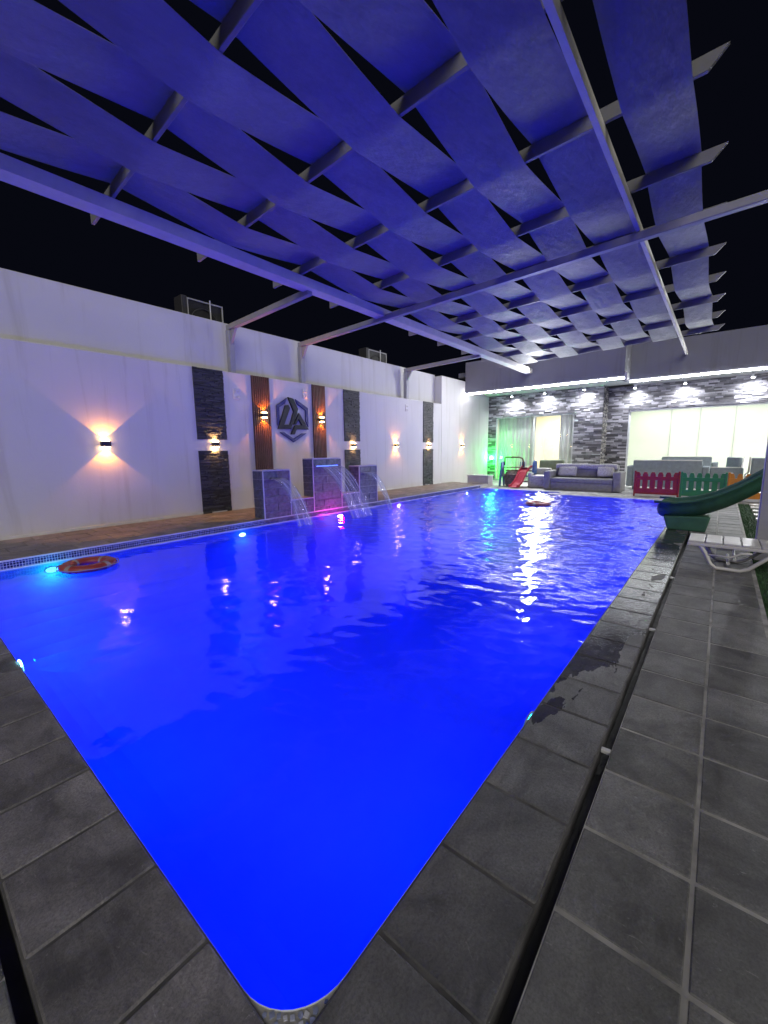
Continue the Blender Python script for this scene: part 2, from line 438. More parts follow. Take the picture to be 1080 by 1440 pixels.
for i, x in enumerate(gx):
    for k, y in enumerate(gy):
        if i > 420 and k < 110: continue
        X_, Y_ = x, y
        dx, dy = PX0+RC-x, PY0+RC-y
        if dx > 0 and dy > 0:
            dd = math.hypot(dx, dy)
            if dd > RC: X_, Y_ = PX0+RC-dx/dd*RC, PY0+RC-dy/dd*RC
        idx[i, k] = len(wm.v); wm.v.append((X_, Y_, WZ + wave(X_, Y_)))
for i in range(len(gx)-1):
    for k in range(len(gy)-1):
        c4 = [(i, k), (i+1, k), (i+1, k+1), (i, k+1)]
        if all(c in idx for c in c4): wm.f.append(tuple(idx[c] for c in c4)); wm.c.append(None)
tag(wm.build('water', M['water'], recalc=False, smooth=True), kind='structure')

# ------------------------------------------------------------------ decks
def piece_mesh(name, lx, ly, lz, mat, bev=.006):
    m = MB(); m.box(-lx/2, lx/2, -ly/2, ly/2, -lz, 0); return m.mesh(name, mat, bevel=bev)
def lay(parent, name, mesh, x, y, z, jit=.0015):
    o = put(name, mesh, parent, (x, y, z + random.uniform(-jit, jit)))
    o.rotation_euler = (random.uniform(-.0015, .0015), random.uniform(-.0015, .0015), random.uniform(-.002, .002)); return o

TH = .035
# near right deck: two paver rows, drain slot, one coping row
dk = MB(); dk.box(-3, 16.2, -.46, .325, -.11, -.004)
deck = tag(dk.build('deck_slab', M['grout']), kind='structure')
cp = MB(); cp.box(.10, PX1 + .02, .375, PY0 - .002, -.11, -.006)
cp.box(PX1+.003, PX1 + .41, PY0, JOG - .004, -.11, -.011)
coping = tag(cp.build('coping_bed', M['dark_grout']), kind='structure')
P = .405
tm = piece_mesh('paver', P-.013, .368, TH, M['paver'])
for k in range(-4, 37):
    for yc in (.140, -.240):
        lay(deck, 'paver', tm, 1.32 + P*(k+.5), yc, 0)
tc = piece_mesh('coping_stone', P-.008, PY0-.375-.004, TH, M['coping'], .009)
for k in range(0, 36):
    lay(coping, 'coping_stone', tc, 1.28 - 2*P + P*(k+.5), (PY0+.375)/2, 0)
cs = MB(); cs.box(.062-.4+.4, PX0-.001, .335, .376, -.11, -.05)
# near left deck
tag(MB().box(-3, .055, -.46+.786, 7.7, -.11, -.0112).build('side_deck_slab', M['grout']), kind='structure')
sd = bpy.data.objects['side_deck_slab']
side = tag(MB().box(.098, PX0-.002, PY0-.001, PY1-.05, -.11, -.006).build('side_coping_bed', M['dark_grout']), kind='structure')
ts = piece_mesh('coping_stone', PX0-.10-.004, .392, TH, M['coping_side'], .009)
for k in range(-1, 16):
    lay(side, 'coping_stone', ts, (PX0+.10)/2, 1.19 + .4*(k+.5) + .0, 0)
corner = piece_mesh('coping_stone', .375, .385, TH, M['coping_side'], .009)
lay(side, 'coping_stone', corner, .286, .572, -.001)
tp = piece_mesh('paver', .395, .392, TH, M['paver'])
for k in range(-3, 17):
    for xc in (-.145, -.548): lay(sd, 'paver', tp, xc, 1.19 + .4*(k+.5), 0)
# drain channels (black slots) with the little bridge clips
tag(MB().box(-3, 16.2, .326, .374, -.115, -.085).build('drain_channel', M['drain']), 'long black drain slot running between the coping and the right deck', 'drain')
tag(MB().box(.056, .097, .39, 7.6, -.115, -.085).build('drain_channel', M['drain']), 'short black drain slot in the near left deck', 'drain')
dr = bpy.data.objects['drain_channel']
clip = piece_mesh('bridge_clip', .032, .046, .02, M['trim'], .003)
for x in (2.29, 4.2, 6.1): lay(dr, 'bridge_clip', clip, x, .35, -.006)
# mosaic fillet in the rounded near corner
mo = MB(); mo.box(0, .001, 0, .001, -.02, -.019)
mo = MB()
arc = outline[:11]
mo.v = [(PX0-.002, PY0-.002, -.012)] + [(x, y, -.012) for x, y in arc] ; mo.f = [(0, i+1, i+2) for i in range(10)]; mo.c = [None]*10
fil = tag(mo.build('corner_fillet', M['grout'], recalc=False), kind='structure')
sh = MB()
for _ in range(900):
    x = random.uniform(PX0, PX0+RC); y = random.uniform(PY0, PY0+RC)
    if math.hypot(x-PX0-RC, y-PY0-RC) < RC+.008: continue
    if any(math.hypot(x-q[0], y-q[1]) < q[2] for q in getattr(sh, 'pts', [])): continue
    sh.pts = getattr(sh, 'pts', []) + [(x, y, .017)]
    k = random.randint(4, 5); a0 = random.random()*6; r = random.uniform(.006, .011)
    poly = [(x + r*random.uniform(.75, 1.2)*math.cos(a0+6.283*i/k), y + r*random.uniform(.75, 1.2)*math.sin(a0+6.283*i/k)) for i in range(k)]
    t = random.choice([(.45,.48,.6), (.3,.34,.5), (.55,.56,.6), (.12,.16,.35)])
    sh.prism(poly, lambda u, v: (u, v, -.013), lambda u, v: (u, v, -.008), t)
tag(sh.build('mosaic_chip', M['mosaic'], fil), kind='stuff')

# back deck, raised, brown pavers, mosaic riser
bd = tag(MB().box(-5, 16.6, PY1+.012, WY-.002, -.11, DZ-.011).build('back_deck_slab', M['dark_grout']), kind='structure')
tb = piece_mesh('paver', .452, .458, TH, M['terracotta'], .006)
for i in range(-4, 36):
    for j in range(4): lay(bd, 'paver', tb, .25 + .46*i + .18*(j % 2), PY1 + .012 + .232 + .466*j, DZ)
mz = MB(); s_ = .0345
for i in range(int((PX1B+.6)/s_)):
    for j in range(4):
        x = -.6 + i*s_ ; z = WZ - .012 + j*.0375
        c = random.choice([(.02,.035,.12), (.015,.02,.06), (.04,.07,.2), (.10,.14,.27), (.02,.03,.09)])
        mz.quad((x, PY1+.004, z), (x+s_-.006, PY1+.004, z), (x+s_-.006, PY1+.004, z+.0315), (x, PY1+.004, z+.0315), c)
mosaic = tag(mz.build('waterline_mosaic', M['mosaic'], bd, recalc=False), kind='stuff')
MB().box(-5, 16.6, PY1+.006, PY1+.013, -.10, DZ-.02).build('mosaic_bed', M['trim'], bd)
# far terrace
ter = MB(); ter.box(PX1+.42, 24, -9, JOG-.005, -.11, -.012); ter.box(PX1B+.003, 24, JOG, WY, -.11, -.0122)
terrace = tag(ter.build('terrace_slab', M['grout']), kind='structure')
tf = piece_mesh('terrace_paver', .392, .392, TH, M['pale_paver'])
for k in range(-2, 10):
    lay(coping, 'coping_stone', tf, PX1+.205, .767 + .4*(k+.5), 0)
for i in range(12):
    for j in range(12):
        y = JOG + .2 + .4*j; x = PX1B + .205 + .4*i
        if y < WY-.2: lay(terrace, 'terrace_paver', tf, x, y, 0)
for i in range(12):
    for j in range(9):
        lay(terrace, 'terrace_paver', tf, PX1+.625+.4*i, JOG-.21-.4*j, 0)
# turf beside the right deck
tag(MB().box(-3, 15.4, -7, -.462, -.11, -.03).build('turf_base', M['turf']), kind='structure')
tg = MB()
for _ in range(34000):
    x = 3.2 + 12*random.random()**1.3; y = -.47 - 1.7*random.random()**1.4
    h = random.uniform(.02, .04); a = random.random()*6.283; wv = .004
    dx, dy = math.cos(a)*wv, math.sin(a)*wv; lx, ly = random.uniform(-.015, .015), random.uniform(-.015, .015)
    q = len(tg.v); tg.v += [(x-dx, y-dy, -.031), (x+dx, y+dy, -.031), (x+lx, y+ly, -.031+h)]; tg.f.append((q, q+1, q+2)); tg.c.append(None)
tag(tg.build('artificial_grass', M['turf_blade'], recalc=False), 'green artificial grass strip beside the right deck', 'grass', kind='stuff')
step = piece_mesh('stepping_slab', .30, .55, .05, M['white_plastic'], .008)
for k, x in enumerate((11.5, 12.2, 12.95, 13.7, 14.45, 15.1)):
    o = put('stepping_slab', step, None, (x, -.98, .012))
    tag(o, '%s white stepping slab in the grass behind the dark post, counted from the lounger' % ('first second third fourth fifth sixth'.split()[k]), 'stepping slab', 'white stepping slabs in the grass')

# ------------------------------------------------------------------ boundary wall on the left
WT, UT = 3.57, 4.82
wl = thing('boundary_wall', 'long white plastered boundary wall with a set-back upper tier', 'wall', (0, WY, 0))
def wpart(name, x0, x1, y0, y1, z0, z1, m, bev=.01):
    return MB().box(x0, x1, y0-WY, y1-WY, z0, z1).build(name, m, wl, bevel=bev)
wpart('lower_wall', -6, 15.80, WY, WY+.6, -.1, WT, M['plaster'], .012)
wpart('upper_wall', -6, 15.80, WY+.35, WY+.62, WT-.02, UT, M['plaster_up'], .012)
wpart('end_wall', 15.802, 21.6, WY+.002, WY+.62, -.1, 4.76, M['plaster'], .012)
wpart('skirting', -6, 15.8, WY-.012, WY+.01, DZ-.01, DZ+.05, M['trim'], .003)

def slate_panel(x0, which):
    t = thing('slate_wall_panel', which, 'wall panel', (x0, WY, DZ), 0, 'black split-slate wall panels')
    for z0, z1 in ((.0, 1.645-DZ), (1.915-DZ, WT-DZ-.003)):
        m = MB(); z = z0; m.box(0, .75, -.006, -.0005, z0, z1, (.012, .012, .014))
        while z < z1-.006:
            h = min(random.uniform(.018, .036), z1-z); x = 0
            while x < .75-.001:
                l = min(random.uniform(.10, .34), .75-x)
                if .75-x-l < .05: l = .75-x
                g = random.uniform(.018, .075)
                m.box(x+.0015, x+l-.0015, -random.uniform(.010, .040), -.005, z+.0015, z+h-.0015, (g, g, g*1.06)); x += l
            z += h
        o = m.build('slate_field', M['slate_strip'], t, recalc=False); o['kind'] = 'stuff'
    return t
slate_panel(4.84, 'black split-slate wall panel left of the first wooden slat panel, nearest the camera')
slate_panel(9.75, 'black split-slate wall panel partly behind the right fountain block')
slate_panel(14.36, 'narrow looking black split-slate wall panel farthest along the wall')

def slat_panel(x0, x1, z0, label):
    t = thing('slatted_wood_panel', label, 'wall panel', (x0, WY, 0), 0, 'brown fluted wall panels')
    wdt = x1-x0
    MB().box(0, wdt, -.012, -.0005, z0, WT-.004).build('backing', M['slat_back'], t)
    n = 9; p = wdt/n
    me = MB().box(-p*.30, p*.30, -.045, -.0122, z0, WT-.004).mesh('slat', M['slat'], bevel=.006)
    for i in range(n): put('slat', me, t, (p*(i+.5), 0, 0))
slat_panel(6.37, 6.92, DZ, 'brown vertical slatted wall panel left of the emblem, above the left fountain block')
slat_panel(8.42, 8.94, DZ, 'brown vertical slatted wall panel right of the emblem, above the tallest fountain block')

# emblem
polys = [
 ('hexagon_bar', 'logo_navy', .045, [(7.477,3.094),(7.106,2.86),(7.112,2.308),(7.193,2.424),(7.205,2.818),(7.405,2.932)]),
 ('hexagon_bar', 'logo_navy', .045, [(7.186,2.142),(7.661,1.867),(8.144,2.132),(7.969,2.128),(7.664,1.972),(7.333,2.146)]),
 ('hexagon_bar', 'logo_navy', .045, [(7.769,3.089),(8.234,2.865),(8.22,2.309),(8.117,2.492),(8.126,2.796),(7.827,2.95)]),
 ('letter_stroke', 'logo_dark', .060, [(7.123,2.226),(7.402,2.882),(7.514,2.908),(7.564,2.818),(7.339,2.349),(7.623,2.366),(7.573,2.235)]),
 ('letter_stroke', 'logo_dark', .066, [(7.501,3.116),(7.686,3.087),(7.847,2.812),(7.777,2.631),(7.646,2.366),(7.532,2.362),(7.683,2.729)]),
 ('letter_stroke', 'logo_dark', .072, [(7.874,2.702),(8.216,2.242),(7.762,2.236),(7.68,2.087),(7.555,2.092),(7.707,2.343),(7.958,2.358),(7.845,2.531),(7.746,2.37),(7.663,2.367)]),
]
em = thing('wall_emblem', 'large navy and gunmetal hexagon emblem with angular letter strokes on the white wall', 'emblem', (0, WY, 0))
for nm, mt, dp, pl in polys:
    MB().prism(pl, lambda u, v: (u, -.004, v), lambda u, v, d=dp: (u, -d, v)).build(nm, M[mt], em, bevel=.008)

# small socket plates high on the wall
op = MB().box(-.09, .09, -.018, -.0005, -.13, .13).mesh('plate', M['trim'], bevel=.008)
od = MB().box(-.028, .028, -.03, -.017, -.028, .028).mesh('socket', M['white_plastic'], bevel=.006)
for x, z, l in ((5.93, 3.05, 'between the near black panel and the first slatted panel'), (8.15, 3.27, 'at the upper right of the emblem'), (13.23, 3.22, 'left of the farthest black panel')):
    t = thing('socket_plate', 'pale socket plate on the wall ' + l, 'socket', (x, WY, z), 0, 'socket plates on the wall')
    put('plate', op, t)
    for a in (-.045, .045):
        for c in (-.07, .06): put('socket', od, t, (a, 0, c))

# up-and-down wall lamps
sb = MB().box(-.085, .085, -.115, -.02, -.055, .055).mesh('housing', M['bronze'], bevel=.02, seg=3)
sm_ = MB().box(-.05, .05, -.024, -.0005, -.045, .045).mesh('back_plate', M['bronze'], bevel=.004)
sl = MB().box(-.06, .06, -.10, -.035, -.011, .011).mesh('lens', M['lens_warm'])
def sconce(x, z, off, label, power, col=(1, .35, .035)):
    t = thing('wall_lamp', label, 'wall lamp', (x, WY-off, z), 0, 'up and down wall lamps')
    put('housing', sb, t); put('back_plate', sm_, t)
    put('lens', sl, t, (0, 0, .0645)); put('lens', sl, t, (0, 0, -.0645))
    for s in (1, -1):
        lamp('beam', 'SPOT', t, (0, -.068, s*.088), power, col, (0, .10, s), spot_size=R_(100), spot_blend=.12, shadow_soft_size=.008)
PW = 42
sconce(2.93, 1.80, 0, 'lit wall lamp alone on the plain white wall, nearest the camera', PW*1.3)
sconce(5.25, 1.80, 0, 'lit wall lamp in the white gap of the nearest black slate panel', PW*1.3, (1, .52, .17))
sconce(6.66, 2.57, .045, 'lit amber wall lamp on the slatted panel left of the emblem', PW*1.6, (1, .27, .015))
sconce(8.70, 2.55, .045, 'lit amber wall lamp on the slatted panel right of the emblem', PW*1.6, (1, .27, .015))
sconce(10.13, 1.79, 0, 'lit wall lamp on the black slate panel beside the right fountain block', PW, (1, .52, .17))
sconce(12.48, 1.80, 0, 'lit wall lamp on plain wall between the two farther black panels', PW)
sconce(14.74, 1.80, 0, 'lit wall lamp on the farthest black slate panel', PW, (1, .52, .17))
sconce(17.62, 1.79, -.002, 'smallest lit wall lamp on the white wall, closest to the house', PW)

# air conditioner condensers on the roof behind the wall
def condenser(x, y, wdt, h, z, label):
    t = thing('air_conditioner', label, 'air conditioner', (x, y, z), 0, 'rooftop air conditioners')
    MB().box(0, wdt, .05, .45, 0, h).build('casing', M['ac_dark'], t, bevel=.01)
    f = MB(); f.obox((.02, .03, 0), (.02, .03, h), .03, .03, (0, 1, 0)); f.obox((wdt-.02, .03, 0), (wdt-.02, .03, h), .03, .03, (0, 1, 0)); f.obox((.036, .03, h-.015), (wdt-.036, .03, h-.015), .03, .03)
    f.build('face_frame', M['steel_dark'], t)
    MB().box(-.14, -.005, 0, .4, .05, h+.03).build('side_panel', M['ac_case'], t, bevel=.01)
    MB().tube([(wdt*.45 + .36*math.cos(a*.19634), .02, h*.38 + .36*math.sin(a*.19634)) for a in range(32)], .012, 6, True).build('fan_ring', M['ac_case'], t)
    MB().obox((wdt*.62, .0, 0), (wdt*.62, .0, h+.06), .022, .022, (0, 1, 0)).build('pipe', M['trim'], t)
condenser(5.42, 10.75, .98, .88, 4.6, 'dark rooftop air conditioner behind the wall beside the nearest pergola post')
condenser(12.35, 10.75, 1.1, .84, 4.6, 'dark rooftop air conditioner behind the wall left of the farthest pergola post')
tag(MB().box(-6, 21.6, WY+.7, 16, 4.0, 4.59).build('neighbour_roof', M['soil']), 'flat dark roof behind the boundary wall', 'roof')

# ------------------------------------------------------------------ fountain
FY, FB = PY1+.003, PY1+.39
ft = thing('fountain', 'three-block stone fountain with water spouts at the back edge of the pool', 'fountain', (0, 0, 0))
blocks = [(5.30, 6.03, 1.19, .40), (6.74, 7.71, 1.42, .40), (8.41, 9.17, 1.18, .40)]
lows = [(6.032, 6.738, .47), (7.712, 8.408, .46)]
TS = plain('fountain_stone', (.085, .095, .125), .4, 0, .65, 13, .9, .02)
for x0, x1, zt, _ in blocks:
    MB().box(x0+.012, x1-.012, FY+.012, FB, -.08, zt-.012).build('block_core', M['fountain_grout'], ft)
    def clad(y_or_x, u0, u1, z0, z1, face):
        z = z1; row = 0
        while z > z0+.02:
            h = min(random.uniform(.17, .22), z-z0)
            if z-z0-h < .06: h = z-z0
            cuts = [u0] + ([lerp(u0, u1, random.uniform(.3, .7))] if (row % 2 == 0 or u1-u0 > .8) and u1-u0 > .5 else []) + [u1]
            for a, c in zip(cuts, cuts[1:]):
                m = MB(); d = random.uniform(.0, .007)
                if face == 'f': m.box(a+.006, c-.006, y_or_x-d, y_or_x+.016, z-h+.005, z-.005)
                else: m.box(y_or_x-d, y_or_x+.016, a+.006, c-.006, z-h+.005, z-.005)
                m.build('stone_tile', TS, ft, bevel=.004)
            z -= h; row += 1
    clad(FY, x0, x1, DZ-.1, zt-.016, 'f')
    clad(x0, FY+.02, FB, DZ-.005, zt-.016, 's')
    m = MB(); m.box(x0-.006, x1+.006, FY-.008, FB+.004, zt-.012, zt+.012); m.build('cap_trim', M['trim'], ft, bevel=.004)
    m = MB(); m.box(x0-.009, x0+.012, FY-.009, FY+.008, DZ, zt-.013); m.build('edge_trim', M['trim'], ft)
    m = MB(); m.box(x1-.010, x1+.008, FY-.009, FY+.008, DZ, zt-.013); m.build('edge_trim', M['trim'], ft)
for x0, x1, zt in lows:
    MB().box(x0, x1, FY+.012, FB-.02, -.08, zt-.012).build('low_wall_core', M['fountain_grout'], ft)
    clad(FY, x0, x1, DZ-.1, zt-.014, 'f')
    MB().box(x0, x1, FY-.006, FB-.02, zt-.0115, zt+.010).build('cap_trim', M['trim'], ft, bevel=.004)
MB().box(-.5, 16.5, PY1-.012, PY1+.004, DZ-.028, DZ-.004).build('pool_edge_trim', M['trim'], bd)
spouts = [(5.50, 5.80, 1.00, (5.64, 6.06), .66), (6.82, 7.54, 1.24, (7.08, 7.82), .92), (8.56, 8.88, .99, (8.86, 9.08), .60)]
sp_led = emit('spout_led', (.02, .12, 1), 5)
for i, (x0, x1, z, xe, reach) in enumerate(spouts):
    MB().box(x0-.02, x1+.02, FY-.05, FY+.01, z-.014, z+.006).build('spout_lip', M['steel_dark'], ft, bevel=.004)
    if i == 1: MB().box(x0, x1, FY-.056, FY-.0505, z-.012, z+.005).build('spout_light', sp_led, ft)
    st = bpy.data.meshes.new('water_sheet'); vs = []; fs = []; uv = []
    nu, nv = 14, 16
    for layer in (0, 1):
        for a in range(nv+1):
            t = a/nv; zz = z - .005 - (z-WZ)*t*t; yy = FY - .05 - reach*t - layer*(.012+.012*t)
            for q in range(nu+1):
                s = q/nu; wob = .02*t*math.sin(s*17+i+layer)+.012*t*math.sin(s*41)
                vs.append((lerp(lerp(x0, x1, s), lerp(xe[0], xe[1], s), t)+wob*.4, yy+wob, zz)); uv.append((s*(x1-x0)*1.6+layer*.37, t))
    for layer in (0, 1):
        o_ = layer*(nu+1)*(nv+1)
        for a in range(nv):
            for q in range(nu):
                fs.append((o_+a*(nu+1)+q, o_+a*(nu+1)+q+1, o_+(a+1)*(nu+1)+q+1, o_+(a+1)*(nu+1)+q))
    st.from_pydata(vs, [], fs); ul = st.uv_layers.new(name='UVMap')
    for p in st.polygons:
        p.use_smooth = True
        for li in p.loop_indices: ul.data[li].uv = uv[st.loops[li].vertex_index]
    st.materials.append(M['stream'])
    lb = ('thin veil of water falling from the left fountain block', 'widest sheet of water falling from the tallest fountain block with the blue lit lip', 'narrow arc of water falling from the right fountain block')[i]
    tag(put('water_sheet', st), lb, 'water jet', 'falling water of the fountain')

# ------------------------------------------------------------------ pool lamps
lensm = {}
def pool_lamp(x, y, nrm, label, tint, power, glow=6, z=-.13, lcol=(0, .012, 1), tilt=-.75, halo=0, hcol=(0, 0, 1)):
    t = thing('pool_lamp', label, 'pool lamp', (x, y, z), 0, 'underwater pool lamps')
    nv = Vector(nrm); q = nv.to_track_quat('Z', 'Y')
    m = MB(); rings = [(.075, 0), (.075, .008), (.065, .014), (.04, .018), (.008, .02)]
    for r, h in rings:
        for k in range(16): m.v.append(tuple(q @ Vector((r*math.cos(k*math.pi/8), r*math.sin(k*math.pi/8)*(.5 if abs(nrm[1]) > .5 else 1), h))))
    for i in range(len(rings)-1):
        for k in range(16): m.f.append((i*16+k, i*16+(k+1) % 16, (i+1)*16+(k+1) % 16, (i+1)*16+k)); m.c.append(None)
    m.f.append(tuple(4*16+k for k in range(16))); m.c.append(None)
    if tint not in lensm: lensm[tint] = emit('pool_lens', tint, glow)
    m.build('lens', lensm[tint], t, smooth=True)
    if halo: lamp('halo', 'POINT', t, nv*.16 + Vector((0, 0, -.02)), halo, hcol, shadow_soft_size=.05)
    mr = MB().tube([tuple(q @ Vector((((.088)*math.cos(k*math.pi/8)), (.088)*.55*math.sin(k*math.pi/8), .004))) for k in range(16)], .006, 6, True)
    mr.build('bezel', M['steel_dark'], t, smooth=True)
    l = lamp('glow', 'AREA', t, nv*.06, power, lcol, (nv.x, nv.y, tilt), shape='DISK', size=.12)
    return t
PL = 104
by = PY1-.004
pool_lamp(1.48, by, (0, -1, 0), 'cyan green underwater lamp beside the near life ring', (.25, 1, .55), PL, 5, halo=5, hcol=(0, 1, .45))
pool_lamp(4.71, by, (0, -1, 0), 'white underwater lamp just left of the fountain', (.8, 1, 1), PL, 12, halo=3, hcol=(0, .3, 1))
pool_lamp(7.30, by-.30, (0, -.6, .8), 'brightest magenta white underwater lamp below the widest water sheet', (1, .45, .8), PL, 40, -.05, (.06, .02, 1), halo=24, hcol=(1, .0, .55))
pool_lamp(10.20, by, (0, -1, 0), 'pinkish white underwater lamp right of the fountain', (1, .75, .9), PL, 20, halo=3, hcol=(.8, .0, 1))
pool_lamp(14.70, by, (0, -1, 0), 'small white underwater lamp at the far back corner of the pool', (.9, .9, 1), PL, 20)
pool_lamp(PX0+.004, 4.12, (1, 0, 0), 'cyan white underwater lamp on the near left pool edge', (.3, .85, 1), PL, 10, -.06, halo=3, hcol=(0, .3, 1))
pool_lamp(2.32, PY0+.004, (0, 1, 0), 'cyan underwater lamp under the right coping close to the camera', (0, .8, 1), PL*1.1, 8, -.05, tilt=-.1, halo=3, hcol=(0, .45, 1))
for x, l in ((6.0, 'near the middle'), (9.6, 'by the green slide'), (13.0, 'past the green slide')):
    pool_lamp(x, PY0+.004, (0, 1, 0), 'blue underwater lamp under the right coping ' + l, (0, .3, 1), PL*1.1, 6, -.3, tilt=-.08)

# ------------------------------------------------------------------ pergola
SLP, SKW = .019, .0357
def pz(z, y): return z - SLP*y
def px(x, y): return x + SKW*y
pg = thing('pergola', 'large grey steel pergola with woven cloth strips over the pool', 'pergola', (0, 0, 0))
RZ, RD, RW = 5.05, .15, .045
Ks = list(range(-2, 10)); rx = {k: 2.13 + 1.577*k for k in Ks}
for k in Ks:
    x = rx[k]; m = MB()
    yl, yr0, yr1 = 7.40, .40, .25
    def f(xo):
        return lambda u, v: (px(x+xo, u), u, pz(RZ, u) + v)
    m.prism([(yl, 0), (yl, RD), (yr1, RD), (yr0, 0)], f(0), f(RW))
    m.build('rafter', M['rafter'], pg, bevel=.004)
def beam(y0, y1, zb, h, xa, xb, name='beam'):
    m = MB()
    seg = 24
    for i in range(seg+1):
        x = lerp(xa, xb, i/seg); sag = .012*math.sin(i*1.3)
        for (yy, zz) in ((y0, 0), (y1, 0), (y1, h), (y0, h)):
            m.v.append((px(x, yy), yy, pz(zb, yy)+zz+sag*.3))
    for i in range(seg):
        for k in range(4): m.f.append((i*4+k, i*4+(k+1) % 4, i*4+4+(k+1) % 4, i*4+4+k)); m.c.append(None)
    m.f += [(0, 3, 2, 1), tuple(seg*4+k for k in range(4))]; m.c += [None, None]
    return m.build(name, M['steel'], pg)
BZ = 4.925
beam(6.48, 6.74, BZ-.05, .168, -2.5, 18.0)
beam(1.265, 1.325, BZ, .118, -2.5, 19.0)
# woven strips
strips = [(6.51-.737*j, 6.51-.737*(j+1)) for j in range(7)] + [(1.135, .478)]
for j, (ya, yb) in enumerate(strips):
    m = MB(); nu = 6
    prof = []
    for a, c in zip(Ks, Ks[1:]):
        za = -.010 if (j+a) % 2 else RD+.010
        zc = -.010 if (j+c) % 2 else RD+.010
        xa_, xc_ = rx[a]+RW/2, rx[c]+RW/2; sg = random.uniform(.004, .012)
        for i, t in enumerate((0, .022, .07, .2, .35, .5, .65, .8, .93, .978)):
            tt = min(1, max(0, (t-.022)/.956))
            prof.append((lerp(xa_, xc_, t), lerp(za, zc, tt) - sg*math.sin(math.pi*t)))
    prof.append((rx[Ks[-1]]+RW/2, -.010 if (j+Ks[-1]) % 2 else RD+.010)); prof.append((rx[Ks[-1]]+RW+.05, prof[-1][1]))
    for (x, z) in prof:
        for q in range(nu+1):
            s = q/nu; y = lerp(ya-.034, yb+.034, s) + .010*math.sin(x*1.7+j)
            m.v.append((px(x, y), y, pz(RZ, y) + z - .006*math.sin(math.pi*s)))
    for i in range(len(prof)-1):
        for q in range(nu):
            m.f.append((i*(nu+1)+q, (i+1)*(nu+1)+q, (i+1)*(nu+1)+q+1, i*(nu+1)+q+1)); m.c.append(None)
    o = m.build('cloth_strip', M['cloth'], pg, recalc=False, smooth=True)
    sd_ = o.modifiers.new('thickness', 'SOLIDIFY'); sd_.thickness = .003; sd_.offset = 0
    es_ = o.modifiers.new('hem', 'EDGE_SPLIT'); es_.split_angle = R_(35)
# arms and posts
AZ = 4.795; AH = .12
PYP = WY+.15
for x0, full in ((5.60, False), (7.86, True), (13.05, False)):
    ye = -.62 if full else 6.60
    m = MB()
    m.obox((px(x0, PYP+.07), PYP+.07, pz(AZ, PYP)+AH/2), (px(x0, ye), ye, pz(AZ, ye)+AH/2), .12, AH); m.build('arm', M['steel_dark'], pg, bevel=.008)
    xp = px(x0, PYP)
    MB().box(xp-.075, xp+.075, PYP-.075, PYP+.075, WT+.012, pz(AZ, PYP)-.002).build('post', M['steel_dark'], pg, bevel=.01)
    MB().box(xp-.13, xp+.13, PYP-.13, PYP+.13, WT+.0, WT+.014).build('base_plate', M['steel_dark'], pg)
    MB().prism([(PYP-.075, 0), (PYP-.075, -.34), (PYP-.30, 0)], lambda u, v: (xp-.03, u, pz(AZ, u)-.002+v), lambda u, v: (xp+.03, u, pz(AZ, u)-.002+v)).build('gusset', M['steel_dark'], pg)
    if full:
        yp = -.55; xq = px(x0, yp)
        MB().box(xq-.075, xq+.075, yp-.075, yp+.075, -.02, pz(AZ, yp)-.002).build('post', M['steel_dark'], pg, bevel=.01)
        MB().prism([(yp+.075, 0), (yp+.075, -.34), (yp+.32, 0)], lambda u, v: (xq-.03, u, pz(AZ, u)-.002+v), lambda u, v: (xq+.03, u, pz(AZ, u)-.002+v)).build('gusset', M['steel_dark'], pg)

# ------------------------------------------------------------------ house
hs = thing('house', 'single-storey house with grey ledgestone walls and white LED strip under the eaves', 'house', (0, 0, 0))
def hpart(name, x0, x1, y0, y1, z0, z1, m, bev=0, parent=None):
    return MB().box(x0, x1, y0, y1, z0, z1).build(name, m, parent or hs, bevel=bev)
E1, E2, EJ = 17.9, 19.06, 3.05
DY0, DY1, DTOP = 5.40, 9.20, 3.20        # left sliding door
VY0, VY1, VTOP = -6.0, 3.38, 3.25        # right glazing
hpart('fascia', E1, E1+.25, EJ, WY-.004, SZ-.10, 5.60, M['fascia'])
hpart('fascia', E2, E2+.25, -9, EJ-.003, SZ-.10, 5.54, M['fascia'])
hpart('fascia', E1+.252, E2+.24, EJ+.002, EJ+.2, SZ-.10, 5.538, M['fascia'])
hpart('soffit', E1+.252, XL+.4, EJ+.202, WY-.006, SZ, SZ+.15, M['soffit'])
hpart('soffit', E2+.252, XR+.4, -9, EJ+.2, SZ+.001, SZ+.151, M['soffit'])
hpart('roof', E1+.252, 30, EJ+.202, WY+.5, 5.0, 5.2, M['fascia']); hpart('roof', E2+.252, 30, -9, EJ+.2, 5.0, 5.201, M['fascia'])
# LED lines at the bottom lip of the fascia
hpart('led_strip', E1-.012, E1+.05, EJ+.0, WY-.02, SZ-.165, SZ-.102, M['led'])
hpart('led_strip', E2-.012, E2+.05, -9, EJ-.01, SZ-.165, SZ-.102, M['led'])
hpart('strip_end_cap', E1-.02, E1+.3, EJ-.09, EJ-.012, SZ-.20, SZ+.06, M['trim'])
lamp('led_glow', 'AREA', hs, (E1-.03, 6.3, SZ-.19), 430, (.95, .97, 1), (-1, 0, -.45), shape='RECTANGLE', size=.05, size_y=6.4).data.use_shadow = True
lamp('led_glow', 'AREA', hs, (E2-.03, -1.5, SZ-.19), 430, (.95, .97, 1), (-1, 0, -.45), shape='RECTANGLE', size=.05, size_y=9)
